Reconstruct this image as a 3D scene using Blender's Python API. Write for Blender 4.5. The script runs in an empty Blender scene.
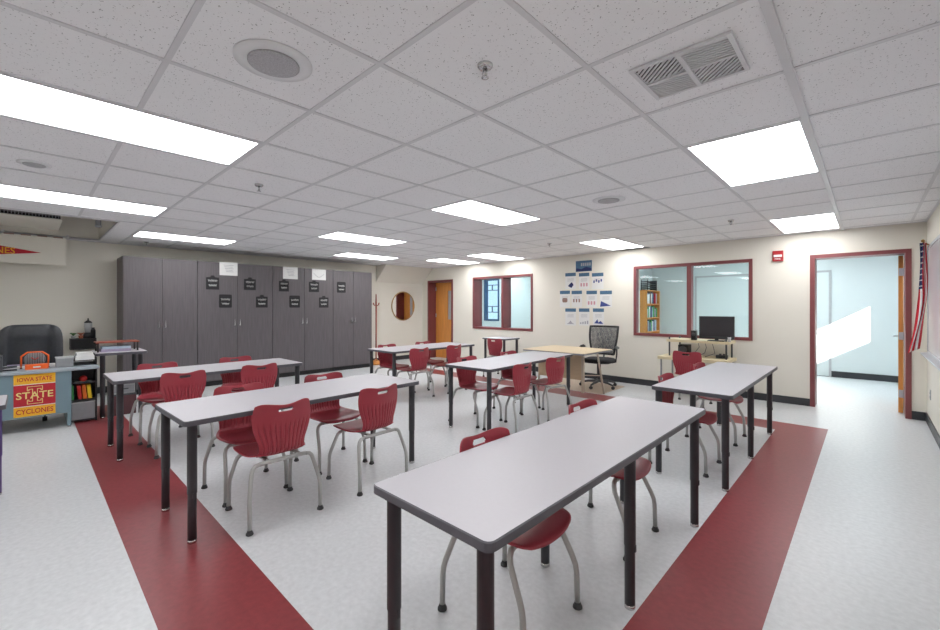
import bpy, bmesh, math, random
from mathutils import Vector, Matrix
random.seed(4)
PI = math.pi
sc = bpy.context.scene
COL = sc.collection

# ------------------------------------------------------------------ camera
cam_d = bpy.data.cameras.new('camera')
cam_d.sensor_width = 36.0
cam_d.lens = 420.0/940.0*36.0
cam_d.shift_y = -8.0/940.0
cam_d.clip_start = 0.05
cam = bpy.data.objects.new('camera', cam_d)
cam.location = (0, 0, 1.40)
cam.rotation_euler = (PI/2, 0, math.radians(43.5))
COL.objects.link(cam)
sc.camera = cam
# ------------------------------------------------------------------ world, sun, exposure
w = bpy.data.worlds.new('world'); sc.world = w; w.use_nodes = True
wb = w.node_tree.nodes['Background']
wb.inputs[0].default_value = (0.62, 0.80, 1.0, 1)
wb.inputs[1].default_value = 1.5
sd = bpy.data.lights.new('sun', 'SUN'); sd.energy = 30; sd.angle = math.radians(0.8); sd.color = (1.0, .96, .9)
sun = bpy.data.objects.new('sun', sd)
sun.rotation_euler = Vector((-1, .555, -.62)).to_track_quat('-Z', 'Y').to_euler()
sun.location = (4, 8, 5); COL.objects.link(sun)
LAMP = 9.1          # brightness of the ceiling troffers
HALL_FILL = 11.5  # brightness of the added cool panels in the rooms behind
sc.view_settings.view_transform = 'Standard'
sc.view_settings.look = 'None'
sc.view_settings.gamma = 1.0
sc.view_settings.exposure = 0.0
sc.view_settings.use_curve_mapping = False

# ------------------------------------------------------------------ materials
def srgb(r, g, b):
    f = lambda c: (c/255/12.92) if c/255 <= .04045 else ((c/255+.055)/1.055)**2.4
    return (f(r), f(g), f(b), 1)
def mat(name, col, rough=.5, metal=0., noise=None, bump=None, spec=.5, emit=None):
    """noise=(scale, amount, stretch xyz) varies the colour; bump=(scale, strength)"""
    m = bpy.data.materials.new(name); m.use_nodes = True
    nt = m.node_tree; n = nt.nodes; L = nt.links
    b = n['Principled BSDF']
    b.inputs['Base Color'].default_value = col
    b.inputs['Roughness'].default_value = rough
    b.inputs['Metallic'].default_value = metal
    b.inputs['Specular IOR Level'].default_value = spec
    tc = n.new('ShaderNodeTexCoord')
    if noise:
        mp = n.new('ShaderNodeMapping'); mp.inputs['Scale'].default_value = noise[2] if len(noise) > 2 else (1, 1, 1)
        L.new(tc.outputs['Object'], mp.inputs[0])
        nz = n.new('ShaderNodeTexNoise'); nz.inputs['Scale'].default_value = noise[0]; nz.inputs['Detail'].default_value = 5
        L.new(mp.outputs[0], nz.inputs['Vector'])
        mr = n.new('ShaderNodeMapRange'); mr.inputs[1].default_value = .3; mr.inputs[2].default_value = .7
        mr.inputs[3].default_value = 1-noise[1]; mr.inputs[4].default_value = 1+noise[1]
        L.new(nz.outputs[0], mr.inputs[0])
        mx = n.new('ShaderNodeVectorMath'); mx.operation = 'SCALE'; mx.inputs[0].default_value = col[:3]
        L.new(mr.outputs[0], mx.inputs['Scale']); L.new(mx.outputs[0], b.inputs['Base Color'])
    if bump:
        nb = n.new('ShaderNodeTexNoise'); nb.inputs['Scale'].default_value = bump[0]; nb.inputs['Detail'].default_value = 3
        L.new(tc.outputs['Object'], nb.inputs['Vector'])
        bp = n.new('ShaderNodeBump'); bp.inputs['Strength'].default_value = bump[1]; bp.inputs['Distance'].default_value = .004
        L.new(nb.outputs[0], bp.inputs['Height']); L.new(bp.outputs[0], b.inputs['Normal'])
    if emit:
        b.inputs['Emission Color'].default_value = emit[0]; b.inputs['Emission Strength'].default_value = emit[1]
    return m
M = {}
M['wall'] = mat('cream_paint', srgb(228, 224, 213), .75, noise=(1.5, .012), bump=(160, .06))
M['hall_wall'] = mat('pale_blue_paint', srgb(214, 222, 222), .7, noise=(1.5, .012))
M['vinyl'] = mat('grey_marbled_vinyl', srgb(206, 208, 210), .34, noise=(34, .075), bump=(60, .02))
M['vinyl_red'] = mat('maroon_marbled_vinyl', srgb(134, 56, 60), .36, noise=(30, .12), bump=(60, .02))
M['base'] = mat('black_rubber_base', srgb(52, 54, 58), .45, noise=(8, .05))
M['maroon'] = mat('maroon_metal_paint', srgb(128, 68, 70), .4, noise=(6, .04))
M['tee'] = mat('white_tee_metal', srgb(214, 214, 217), .45, noise=(4, .01))
M['laminate'] = mat('grey_table_laminate', srgb(191, 188, 193), .42, noise=(60, .012))
M['edge'] = mat('charcoal_edge_band', srgb(82, 80, 87), .45, noise=(30, .03))
M['leg_black'] = mat('black_leg_paint', srgb(62, 61, 65), .5, noise=(30, .05))
M['chrome'] = mat('chrome', srgb(200, 200, 200), .2, 1.0, noise=(20, .03))
M['red_plastic'] = mat('burgundy_plastic', srgb(160, 56, 68), .36, noise=(25, .03), bump=(400, .06))
M['silver'] = mat('silver_tube_paint', srgb(176, 176, 174), .36, .25, noise=(20, .04))
M['rubber'] = mat('black_rubber', srgb(58, 58, 60), .6, noise=(20, .05))
M['cab'] = mat('charcoal_woodgrain_laminate', srgb(96, 91, 94), .42, noise=(9, .13, (6, 6, .35)))
M['cab_side'] = mat('charcoal_side_laminate', srgb(104, 98, 99), .45, noise=(9, .1, (6, 6, .35)))
M['black'] = mat('black_satin', srgb(36, 36, 38), .45, noise=(20, .05))
M['chalk'] = mat('chalkboard_black', srgb(34, 34, 36), .7, noise=(20, .08))
M['white'] = mat('white_paper', srgb(228, 228, 226), .7, noise=(20, .01))
M['ink'] = mat('faded_grey_ink', srgb(170, 170, 176), .8, noise=(20, .04))
M['chalk_white'] = mat('white_chalk', srgb(196, 196, 194), .8, noise=(90, .15))
M['oak'] = mat('orange_oak', srgb(222, 150, 74), .4, noise=(5, .12, (8, 8, .5)))
M['cherry'] = mat('cherry_wood', srgb(158, 78, 58), .4, noise=(6, .1, (6, 6, .5)))
M['maple'] = mat('pale_maple_laminate', srgb(222, 202, 168), .42, noise=(6, .05, (1, 8, 8)))
M['tan'] = mat('tan_panel', srgb(190, 165, 135), .5, noise=(6, .04, (1, 8, 8)))
M['putty'] = mat('putty_metal', srgb(190, 176, 158), .4, noise=(20, .03))
M['ivory'] = mat('ivory_laminate', srgb(220, 207, 172), .45, noise=(15, .03))
M['steelblue'] = mat('blue_grey_steel', srgb(118, 142, 152), .4, noise=(5, .04))
M['steeltop'] = mat('blue_grey_desk_top', srgb(160, 170, 178), .35, noise=(15, .03))
M['leather'] = mat('black_leather', srgb(64, 66, 71), .32, noise=(30, .1), bump=(180, .25))
M['fabric'] = mat('black_fabric', srgb(40, 40, 43), .85, noise=(90, .2))
M['grey_plastic'] = mat('grey_plastic', srgb(140, 142, 145), .5, noise=(20, .04))
M['lt_grey'] = mat('light_grey_plastic', srgb(178, 180, 182), .5, noise=(20, .04))
M['dark_grey'] = mat('dark_grey_plastic', srgb(74, 76, 80), .5, noise=(20, .05))
M['orange'] = mat('orange_plastic', srgb(240, 104, 38), .4, noise=(20, .03))
M['flag_red'] = mat('red_cloth', srgb(200, 36, 52), .8, noise=(60, .06))
M['ban_red'] = mat('cardinal_cloth', srgb(186, 40, 52), .8, noise=(60, .06))
M['gold'] = mat('gold_cloth', srgb(238, 178, 46), .8, noise=(60, .05))
M['cream_letter'] = mat('pale_gold_cloth', srgb(232, 214, 140), .8, noise=(60, .03))
M['navy'] = mat('navy_cloth', srgb(38, 48, 96), .8, noise=(60, .08))
M['white_cloth'] = mat('white_cloth', srgb(232, 230, 228), .8, noise=(60, .02))
M['brass'] = mat('brushed_brass', srgb(176, 142, 92), .35, .7, noise=(20, .06))
M['alarm'] = mat('alarm_red', srgb(172, 38, 44), .35, noise=(20, .03))
M['blue_head'] = mat('slate_blue_print', srgb(72, 108, 138), .6, noise=(50, .15))
M['blue_ink'] = mat('blue_ink', srgb(62, 74, 140), .7, noise=(50, .1))
M['pink_ink'] = mat('pink_ink', srgb(206, 150, 160), .7, noise=(50, .1))
M['tan_ink'] = mat('brown_ink', srgb(150, 120, 110), .7, noise=(50, .1))
M['green'] = mat('green_leaf', srgb(84, 128, 72), .6, noise=(60, .2))
M['terracotta'] = mat('terracotta', srgb(178, 108, 84), .7, noise=(30, .1))
M['folder_green'] = mat('green_folder', srgb(68, 160, 84), .6, noise=(20, .04))
M['folder_yellow'] = mat('yellow_folder', srgb(246, 204, 40), .6, noise=(20, .04))
M['folder_red'] = mat('red_folder', srgb(206, 44, 40), .6, noise=(20, .04))
M['folder_orange'] = mat('orange_folder', srgb(240, 120, 40), .6, noise=(20, .04))
M['purple'] = mat('purple_paint', srgb(74, 44, 122), .4, noise=(20, .05))
M['lilac'] = mat('lilac_paper', srgb(160, 150, 176), .6, noise=(20, .05))
M['paleblue_paper'] = mat('pale_blue_paper', srgb(170, 190, 205), .6, noise=(20, .05))
M['mat_tan'] = mat('beige_chair_mat', srgb(196, 176, 156), .35, noise=(10, .04))
M['board'] = mat('glossy_whiteboard', srgb(226, 228, 232), .12, noise=(3, .01))
M['alu'] = mat('aluminium', srgb(190, 194, 200), .35, .7, noise=(20, .03))
M['screen'] = mat('dark_screen', srgb(52, 50, 54), .25, noise=(5, .05))
M['speaker'] = mat('grey_speaker_grille', srgb(176, 176, 180), .6, noise=(200, .2))
M['plate'] = mat('grey_white_plate', srgb(226, 227, 229), .5, noise=(5, .01))
M['dwin'] = mat('dark_blue_window_frame', srgb(58, 92, 128), .4, noise=(10, .05))
M['mirror'] = mat('mirror_silver', (.88, .88, .88, 1), .02, 1.0, noise=(3, .005))
M['slot'] = mat('duct_black', srgb(24, 24, 26), .8, noise=(20, .1))
M['diffuser'] = mat('lit_diffuser', (1, 1, 1, 1), .6, noise=(5, .005), emit=((.985, .99, 1.0, 1), LAMP))
M['hall_fill_panel'] = mat('cool_fill_panel', (1, 1, 1, 1), .6, noise=(5, .005), emit=((.84, .95, 1.0, 1), HALL_FILL))  # glow of the added hall panels, in place of daylight

def tile_mat():
    m = bpy.data.materials.new('fissured_ceiling_tile'); m.use_nodes = True
    nt = m.node_tree; n = nt.nodes; L = nt.links; b = n['Principled BSDF']
    b.inputs['Roughness'].default_value = .9
    tc = n.new('ShaderNodeTexCoord')
    vo = n.new('ShaderNodeTexVoronoi'); vo.inputs['Scale'].default_value = 105
    nz = n.new('ShaderNodeTexNoise'); nz.inputs['Scale'].default_value = 60; nz.inputs['Detail'].default_value = 2
    for x in (vo, nz): L.new(tc.outputs['Object'], x.inputs['Vector'])
    # pits: near voronoi centres where the noise is high
    r1 = n.new('ShaderNodeMapRange'); r1.inputs[1].default_value = .20; r1.inputs[2].default_value = .32; r1.inputs[3].default_value = 1; r1.inputs[4].default_value = 0
    r2 = n.new('ShaderNodeMapRange'); r2.inputs[1].default_value = .53; r2.inputs[2].default_value = .63; r2.inputs[3].default_value = 0; r2.inputs[4].default_value = 1
    L.new(vo.outputs['Distance'], r1.inputs[0]); L.new(nz.outputs[0], r2.inputs[0])
    mu = n.new('ShaderNodeMath'); mu.operation = 'MULTIPLY'; L.new(r1.outputs[0], mu.inputs[0]); L.new(r2.outputs[0], mu.inputs[1])
    mx = n.new('ShaderNodeMix'); mx.data_type = 'RGBA'
    mx.inputs['A'].default_value = srgb(240, 240, 242); mx.inputs['B'].default_value = srgb(140, 138, 140)
    L.new(mu.outputs[0], mx.inputs['Factor']); L.new(mx.outputs['Result'], b.inputs['Base Color'])
    return m
M['tile'] = tile_mat()
def glass_mat():
    m = bpy.data.materials.new('clear_window_glass'); m.use_nodes = True
    nt = m.node_tree; n = nt.nodes; L = nt.links
    n.remove(n['Principled BSDF'])
    out = n['Material Output']
    t = n.new('ShaderNodeBsdfTransparent'); t.inputs[0].default_value = (.93, .97, .97, 1)
    g = n.new('ShaderNodeBsdfGlossy'); g.inputs['Roughness'].default_value = .01
    lw = n.new('ShaderNodeLayerWeight'); lw.inputs[0].default_value = .5
    pw = n.new('ShaderNodeMath'); pw.operation = 'POWER'; pw.inputs[1].default_value = 4.0
    fr = n.new('ShaderNodeMath'); fr.operation = 'MULTIPLY_ADD'; fr.inputs[1].default_value = .9; fr.inputs[2].default_value = .035
    L.new(lw.outputs['Facing'], pw.inputs[0]); L.new(pw.outputs[0], fr.inputs[0])
    mx = n.new('ShaderNodeMixShader')
    L.new(fr.outputs[0], mx.inputs[0]); L.new(t.outputs[0], mx.inputs[1]); L.new(g.outputs[0], mx.inputs[2])
    L.new(mx.outputs[0], out.inputs[0])
    return m
M['glass'] = glass_mat()

# ------------------------------------------------------------------ mesh helpers
class MB:
    def __init__(s): s.bm = bmesh.new(); s.mi = 0
    def box(s, x0, x1, y0, y1, z0, z1, bev=0):
        bm = s.bm
        vs = [bm.verts.new(p) for p in ((x0,y0,z0),(x1,y0,z0),(x1,y1,z0),(x0,y1,z0),(x0,y0,z1),(x1,y0,z1),(x1,y1,z1),(x0,y1,z1))]
        fs = [bm.faces.new([vs[i] for i in q]) for q in ((0,3,2,1),(4,5,6,7),(0,1,5,4),(1,2,6,5),(2,3,7,6),(3,0,4,7))]
        for f in fs: f.material_index = s.mi
        if bev:
            es = list({e for f in fs for e in f.edges})
            r = bmesh.ops.bevel(bm, geom=es, offset=bev, segments=2, affect='EDGES', profile=.6)
            for f in r['faces']: f.material_index = s.mi
        return s
    def prism(s, pts, a0, a1, axis='z'):
        """polygon pts extruded along axis; pts are the two other axes in xyz order"""
        def P(p, a):
            return {'z': (p[0], p[1], a), 'y': (p[0], a, p[1]), 'x': (a, p[0], p[1])}[axis]
        A = [s.bm.verts.new(P(p, a0)) for p in pts]; B = [s.bm.verts.new(P(p, a1)) for p in pts]
        fs = [s.bm.faces.new(A[::-1]), s.bm.faces.new(B)]
        k = len(pts)
        for i in range(k):
            fs.append(s.bm.faces.new((A[i], A[(i+1) % k], B[(i+1) % k], B[i])))
        for f in fs: f.material_index = s.mi
        return s
    def tube(s, pts, r, seg=12, cap=True):
        pts = [Vector(p) for p in pts]; rs = r if isinstance(r, (list, tuple)) else [r]*len(pts)
        rings = []
        up = None
        for i, p in enumerate(pts):
            t = ((pts[min(i+1, len(pts)-1)]-p).normalized()+(p-pts[max(i-1, 0)]).normalized()).normalized()
            if up is None:
                up = Vector((0, 0, 1)) if abs(t.z) < .9 else Vector((0, 1, 0))
            a = t.cross(up).normalized(); b = a.cross(t).normalized(); up = b
            rings.append([s.bm.verts.new(p+(a*math.cos(2*PI*k/seg)+b*math.sin(2*PI*k/seg))*rs[i]) for k in range(seg)])
        for i in range(len(rings)-1):
            for k in range(seg):
                f = s.bm.faces.new((rings[i][k], rings[i][(k+1) % seg], rings[i+1][(k+1) % seg], rings[i+1][k])); f.material_index = s.mi; f.smooth = True
        if cap:
            for f in (s.bm.faces.new(rings[0][::-1]), s.bm.faces.new(rings[-1])): f.material_index = s.mi
        return s
    def cyl(s, x, y, z0, z1, r, seg=20, r2=None):
        return s.tube([(x, y, z0), (x, y, z1)], [r, r if r2 is None else r2], seg)
    def lathe(s, prof, x=0, y=0, seg=24, axis='z'):
        rings = []
        for r, z in prof:
            ring = []
            for k in range(seg):
                c, d = r*math.cos(2*PI*k/seg), r*math.sin(2*PI*k/seg)
                ring.append(s.bm.verts.new((x+c, y+d, z) if axis == 'z' else ((z, x+c, y+d) if axis == 'x' else (x+c, z, y+d))))
            rings.append(ring)
        for i in range(len(rings)-1):
            for k in range(seg):
                f = s.bm.faces.new((rings[i][k], rings[i][(k+1) % seg], rings[i+1][(k+1) % seg], rings[i+1][k])); f.smooth = True; f.material_index = s.mi
        for ring in (rings[0], rings[-1]):
            if (ring[0].co-ring[len(ring)//2].co).length > 1e-4:
                f = s.bm.faces.new(ring); f.material_index = s.mi
        return s
    def grid(s, fn, nu, nv, skip=None, closed_v=False):
        V = [[s.bm.verts.new(fn(i/nu, j/nv)) for j in range(nv+1)] for i in range(nu+1)]
        for i in range(nu):
            for j in range(nv):
                if skip and skip((i+.5)/nu, (j+.5)/nv): continue
                f = s.bm.faces.new((V[i][j], V[i+1][j], V[i+1][j+1], V[i][j+1])); f.smooth = True; f.material_index = s.mi
        return s
    def xf(s, m):
        bmesh.ops.transform(s.bm, matrix=m, verts=s.bm.verts); return s
    def build(s, name, mats, parent=None, smooth=None):
        me = bpy.data.meshes.new(name)
        bmesh.ops.recalc_face_normals(s.bm, faces=s.bm.faces)
        s.bm.to_mesh(me); s.bm.free()
        for m in (mats if isinstance(mats, (list, tuple)) else [mats]): me.materials.append(M[m] if isinstance(m, str) else m)
        if smooth:
            for p in me.polygons: p.use_smooth = True
        o = bpy.data.objects.new(name, me); COL.objects.link(o)
        if parent: o.parent = parent
        return o
def rrect(x0, x1, y0, y1, r, n=5):
    pts = []
    for cx, cy, a in ((x1-r, y1-r, 0), (x0+r, y1-r, 90), (x0+r, y0+r, 180), (x1-r, y0+r, 270)):
        for k in range(n+1):
            t = math.radians(a+90*k/n); pts.append((cx+r*math.cos(t), cy+r*math.sin(t)))
    return pts
def tag(o, label=None, cat=None, group=None, kind=None):
    for k, v in (('label', label), ('category', cat), ('group', group), ('kind', kind)):
        if v: o[k] = v
    return o
def thing(name, label, cat, loc=(0,0,0), rz=0, group=None):
    o = bpy.data.objects.new(name, None); o.empty_display_size = .1; COL.objects.link(o)
    o.location = loc; o.rotation_euler = (0, 0, rz)
    return tag(o, label, cat, group)
def structure(name, loc=(0,0,0)):
    o = bpy.data.objects.new(name, None); COL.objects.link(o); o.location = loc; o['kind'] = 'structure'; return o
def kids(o): return [c for c in bpy.data.objects if c.parent == o]
def copy_tree(o, parent=None):
    c = o.copy(); COL.objects.link(c)
    if parent: c.parent = parent
    for ch in kids(o): copy_tree(ch, c)
    return c
def text_mb(txt, width, height, mtx, depth=.001, shear=0):
    cu = bpy.data.curves.new('t', 'FONT'); cu.body = txt; cu.size = 1; cu.extrude = depth; cu.resolution_u = 3; cu.offset = .012; cu.shear = shear
    ob = bpy.data.objects.new('t', cu); COL.objects.link(ob)
    bpy.context.view_layer.update()
    me = bpy.data.meshes.new_from_object(ob.evaluated_get(bpy.context.evaluated_depsgraph_get()))
    mb = MB(); mb.bm.from_mesh(me)
    xs = [v.co.x for v in mb.bm.verts]; ys = [v.co.y for v in mb.bm.verts]
    x0, x1, y0, y1 = min(xs), max(xs), min(ys), max(ys)
    for v in mb.bm.verts:
        v.co.x = ((v.co.x-x0)/(x1-x0)-.5)*width; v.co.y = ((v.co.y-y0)/(y1-y0)-.5)*height
    mb.xf(mtx)
    bpy.data.objects.remove(ob); bpy.data.curves.remove(cu); bpy.data.meshes.remove(me)
    return mb
def face_x(x, y, z):    # plane facing +x: text right = +y, up = +z
    return Matrix(((0,0,1,x),(1,0,0,y),(0,1,0,z),(0,0,0,1)))
def face_ny(x, y, z):   # plane facing -y: right = +x
    return Matrix(((1,0,0,x),(0,0,-1,y),(0,1,0,z),(0,0,0,1)))

# ------------------------------------------------------------------ room shell
XL, XR, YB, YN, ZC = -9.05, .52, 7.60, -4.6, 2.448
WT = .28
HY = 11.1; HXL, HXR = -12.0, .92; HZ = 2.62
# floor with the maroon inlaid border
def floor():
    xs = sorted([HXL-.1, XL-.1, -7.9, -.775, -.335, XR+.1, HXR+.1]); ys = sorted([YN-.1, .39, .855, 5.89, 6.31, YB+.075, HY+.1])
    mb = MB(); V = {}
    for i, x in enumerate(xs):
        for j, y in enumerate(ys): V[i, j] = mb.bm.verts.new((x, y, 0))
    for i in range(len(xs)-1):
        for j in range(len(ys)-1):
            cx, cy = (xs[i]+xs[i+1])/2, (ys[j]+ys[j+1])/2
            red = (-.775 < cx < -.335 and cy < 6.31) or (-7.9 < cx < -.335 and (.39 < cy < .855 or 5.89 < cy < 6.31))
            if cx < -.335 and cx > -.775 and cy < .39: red = True
            f = mb.bm.faces.new((V[i,j], V[i+1,j], V[i+1,j+1], V[i,j+1])); f.material_index = 1 if red else 0
    r = bmesh.ops.extrude_face_region(mb.bm, geom=list(mb.bm.faces))
    for v in [g for g in r['geom'] if isinstance(g, bmesh.types.BMVert)]: v.co.z -= .1
    return tag(mb.build('floor', ['vinyl', 'vinyl_red']), kind='structure')
floor()
OPEN = [(-8.81, -7.82, 0, 2.12), (-7.11, -5.32, .87, 2.13), (-3.10, -1.28, .885, 2.135), (-.60, .39, 0, 2.13)]
mb = MB(); x = XL-.1
for (a, b, z0, z1) in OPEN:
    mb.box(x, a, YB, YB+WT, 0, 3.0)
    if z0 > 0: mb.box(a, b, YB, YB+WT, 0, z0)
    mb.box(a, b, YB, YB+WT, z1, 3.0); x = b
mb.box(x, XR+.1, YB, YB+WT, 0, 3.0)
tag(mb.build('wall_back', 'wall'), kind='structure')
tag(MB().box(XL-.1, XL, YN, YB, 0, 3.0).build('wall_left', 'wall'), kind='structure')
tag(MB().box(XR, XR+.1, YN, YB, 0, 3.0).build('wall_right', 'wall'), kind='structure')
tag(MB().box(XL-.1, XR+.1, YN-.1, YN, 0, 3.0).build('wall_front', 'wall'), kind='structure')
# sloped bulkhead in the corner above the mirror
tag(MB().prism([(XL, 2.03), (XL, ZC), (-8.62, ZC)], 6.08, YB, 'y').build('trim_1', 'wall'), kind='structure')
# unseen slab added above the ceiling to keep outside light out
tag(MB().box(XL-.2, XR+.2, YN-.2, YB+WT, 2.9, 3.05).build('light_block_slab', 'tee'), kind='structure')
# baseboards
mb = MB(); x = XL
for (a, b) in ((-8.81, -7.82), (-.60, .39)):
    mb.box(x, a, YB-.012, YB, 0, .105); x = b
mb.box(x, XR, YB-.012, YB, 0, .105)
tag(mb.build('baseboard_back', 'base'), kind='structure')
tag(MB().box(XL, XL+.012, YN, YB-.012, 0, .105).build('baseboard_left', 'base'), kind='structure')
tag(MB().box(XR-.012, XR, YN, YB-.012, 0, .105).build('baseboard_right', 'base'), kind='structure')

# rooms behind the back wall
mb = MB()
WX0, WX1, WZ0, WZ1 = -9.85, -9.15, .92, 2.38
mb.box(HXL, WX0, HY, HY+.15, 0, HZ).box(WX0, WX1, HY, HY+.15, 0, WZ0).box(WX0, WX1, HY, HY+.15, WZ1, HZ).box(WX1, HXR+.1, HY, HY+.15, 0, HZ)
tag(mb.build('wall_hall_back', 'hall_wall'), kind='structure')
mb = MB()
SY0, SY1, SZ0, SZ1 = 9.0, 10.6, 1.27, 2.04
mb.box(HXR, HXR+.12, YB+WT, SY0, 0, HZ).box(HXR, HXR+.12, SY1, HY, 0, HZ).box(HXR, HXR+.12, SY0, SY1, 0, SZ0).box(HXR, HXR+.12, SY0, SY1, SZ1, HZ)
tag(mb.build('wall_hall_right', 'hall_wall'), kind='structure')
tag(MB().box(HXL-.1, HXL, YB+WT, HY, 0, HZ).build('wall_hall_left', 'hall_wall'), kind='structure')
tag(MB().box(-4.15, -4.05, YB+WT, HY, 0, HZ).build('wall_partition', 'hall_wall'), kind='structure')
tag(MB().box(HXL-.1, HXR+.12, YB+WT, HY+.15, HZ, HZ+.1).build('ceiling_hall', 'tee'), kind='structure')
tag(MB().box(HXL-.1, XL-.1, YB, YB+WT, 0, HZ).box(XR+.1, HXR+.12, YB, YB+WT, 0, HZ).build('wall_hall_front', 'hall_wall'), kind='structure')
tag(MB().box(-4.05, HXR, HY-.012, HY, 0, .12).build('baseboard_hall', 'base'), kind='structure')

# ceiling: tees and tiles in a 0.639 m grid with the service opening left out
G = .639; GX0, GY0 = -2.811, .409
gx = [GX0+G*k for k in range(-12, 8)]; gy = [GY0+G*k for k in range(-10, 14)]
gx = [XL]+[g for g in gx if XL+.02 < g < XR-.02]+[XR]; gy = [YN]+[g for g in gy if YN+.02 < g < YB-.02]+[YB]
OX0, OX1, OY0, OY1 = -8.78, -6.72, -1.6, .77
LIGHTS = [(-3.450, -.230), (-6.006, -.230), (-7.923, 1.048), (-3.450, 2.965), (-6.006, 2.965), (-7.923, 4.243),
          (-7.284, 6.16), (-6.006, 6.16), (-3.450, 6.16), (-.894, 2.965), (-.894, 6.16), (-.894, -.230),
          (-.894, -3.425), (-3.450, -3.425), (-6.006, -3.425)]  # unseen back row continues the light pattern, added for more light
def hit(x0, x1, y0, y1):
    for lx, ly in LIGHTS:
        if x0 > lx-.05 and x1 < lx+G+.05 and y0 > ly-.05 and y1 < ly+2*G+.05: return True
    return False
tiles = MB(); tees = MB()
def cut(x0, x1, y0, y1):
    """pieces of the cell that stay outside the opening"""
    if x1 <= OX0 or x0 >= OX1 or y1 <= OY0 or y0 >= OY1: return [(x0, x1, y0, y1)]
    out = []
    if x0 < OX0: out.append((x0, OX0, y0, y1)); x0 = OX0
    if x1 > OX1: out.append((OX1, x1, y0, y1)); x1 = OX1
    if y0 < OY0: out.append((x0, x1, y0, OY0)); y0 = OY0
    if y1 > OY1: out.append((x0, x1, OY1, y1)); y1 = OY1
    return out
for i in range(len(gx)-1):
    for j in range(len(gy)-1):
        if hit(gx[i], gx[i+1], gy[j], gy[j+1]): continue
        for (a, b, c, d) in cut(gx[i], gx[i+1], gy[j], gy[j+1]):
            tiles.box(a, b, c, d, ZC+.005, ZC+.02)
def inl(x, y):
    for lx, ly in LIGHTS:
        if lx+.05 < x < lx+G-.05 and ly+.05 < y < ly+2*G-.05: return True
    return OX0 < x < OX1 and OY0 < y < OY1
T = .012
for x in gx[1:-1]:
    for j in range(len(gy)-1):
        if not inl(x, (gy[j]+gy[j+1])/2): tees.box(x-T, x+T, gy[j], gy[j+1], ZC, ZC+.012)
for y in gy[1:-1]:
    for i in range(len(gx)-1):
        if not inl((gx[i]+gx[i+1])/2, y): tees.box(gx[i]+T, gx[i+1]-T, y-T, y+T, ZC+.0006, ZC+.012)
for (a, b, c, d) in ((XL, XL+.02, YN, YB), (XR-.02, XR, YN, YB), (XL, XR, YB-.02, YB), (OX0-.02, OX0, OY0-.02, OY1+.02), (OX1, OX1+.02, OY0-.02, OY1+.02), (OX0, OX1, OY1, OY1+.02), (OX0, OX1, OY0-.02, OY0)):
    tees.box(a, b, c, d, ZC-.0012, ZC+.014)
# the slightly dropped track beside the last light row
tees.box(-.255-.017, -.255+.017, YN, YB, ZC-.008, ZC+.01)
co = tiles.build('ceiling', 'tile'); tag(co, kind='structure')
tees.build('ceiling_grid', 'tee', co)
# walls and lid of the service opening
mb = MB()
mb.box(OX1, OX1+.02, OY0, OY1, ZC+.014, 2.85).box(OX0-.02, OX0, OY0, OY1, ZC+.014, 2.85).box(OX0, OX1, OY1, OY1+.02, ZC+.014, 2.85).box(OX0, OX1, OY0-.02, OY0, ZC+.014, 2.85)
mb.build('ceiling_recess', 'wall', co)

# ceiling troffers
def troffer(label, lx, ly, m='diffuser', z=ZC):
    t = thing('ceiling_light', label, 'ceiling light', (lx+G/2, ly+G, z), 0, None)
    a, b = G/2-.013, G-.013
    f = MB()
    f.box(-a, a, -b, -b+.016, -.001, .06).box(-a, a, b-.016, b, -.001, .06).box(-a, -a+.016, -b+.016, b-.016, -.001, .06).box(a-.016, a, -b+.016, b-.016, -.001, .06).box(-a, a, -b, b, .06, .065)
    f.build('frame', 'tee', t)
    MB().box(-a+.016, a-.016, -b+.016, b-.016, .004, .009).build('diffuser', m, t)
    return t
LL = ['long lit ceiling panel cut by the left edge, biggest and nearest on the left', 'lit ceiling panel at the left edge, just before the dark grille opening',
      'lit ceiling panel above the left end of the grey cabinets', 'lit ceiling panel in the middle, larger of the two over the room centre, right of the red chairs row',
      'lit ceiling panel over the middle of the grey cabinet row, left of the central panel', 'narrow lit ceiling panel above the far end of the cabinets',
      'lit ceiling panel nearest the sloped bulkhead corner, over the wooden door', 'lit ceiling panel above the small two pane window on the back wall',
      'lit ceiling panel above the pyramid of papers on the back wall', 'big square looking lit panel nearest on the right, beside the air vent',
      'lit ceiling panel above the red fire alarm, close to the open doorway', 'lit ceiling panel straight above the viewpoint', 'added lit ceiling panel behind the viewpoint on the right', 'added lit ceiling panel behind the viewpoint in the middle', 'added lit ceiling panel behind the viewpoint on the left']
LL[3] = 'lit ceiling panel in the middle of the ceiling, largest of the far ones'
for (lx, ly), l in zip(LIGHTS, LL):
    troffer(l, lx, ly)
# added cool lamps, unseen, standing in for daylight in the rooms behind
for k, (x, y) in enumerate(((-10.3, 8.6), (-7.6, 8.6), (-5.6, 9.2), (-9.0, 9.7), (-6.9, 9.9), (-2.9, 8.7), (-1.4, 9.3), (-.3, 8.6))):
    troffer(['added cool fill panel on the left room ceiling', 'added cool fill panel behind the small window', 'added cool fill panel by the partition', 'added cool fill panel before the far exterior window', 'added cool fill panel deep in the left room, near its far wall', 'added cool fill panel in the office beyond the wide window',
             'added cool fill panel between office and hall', 'added cool fill panel in the hall just past the open door'][k], x, y, 'hall_fill_panel', HZ-.07)

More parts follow.
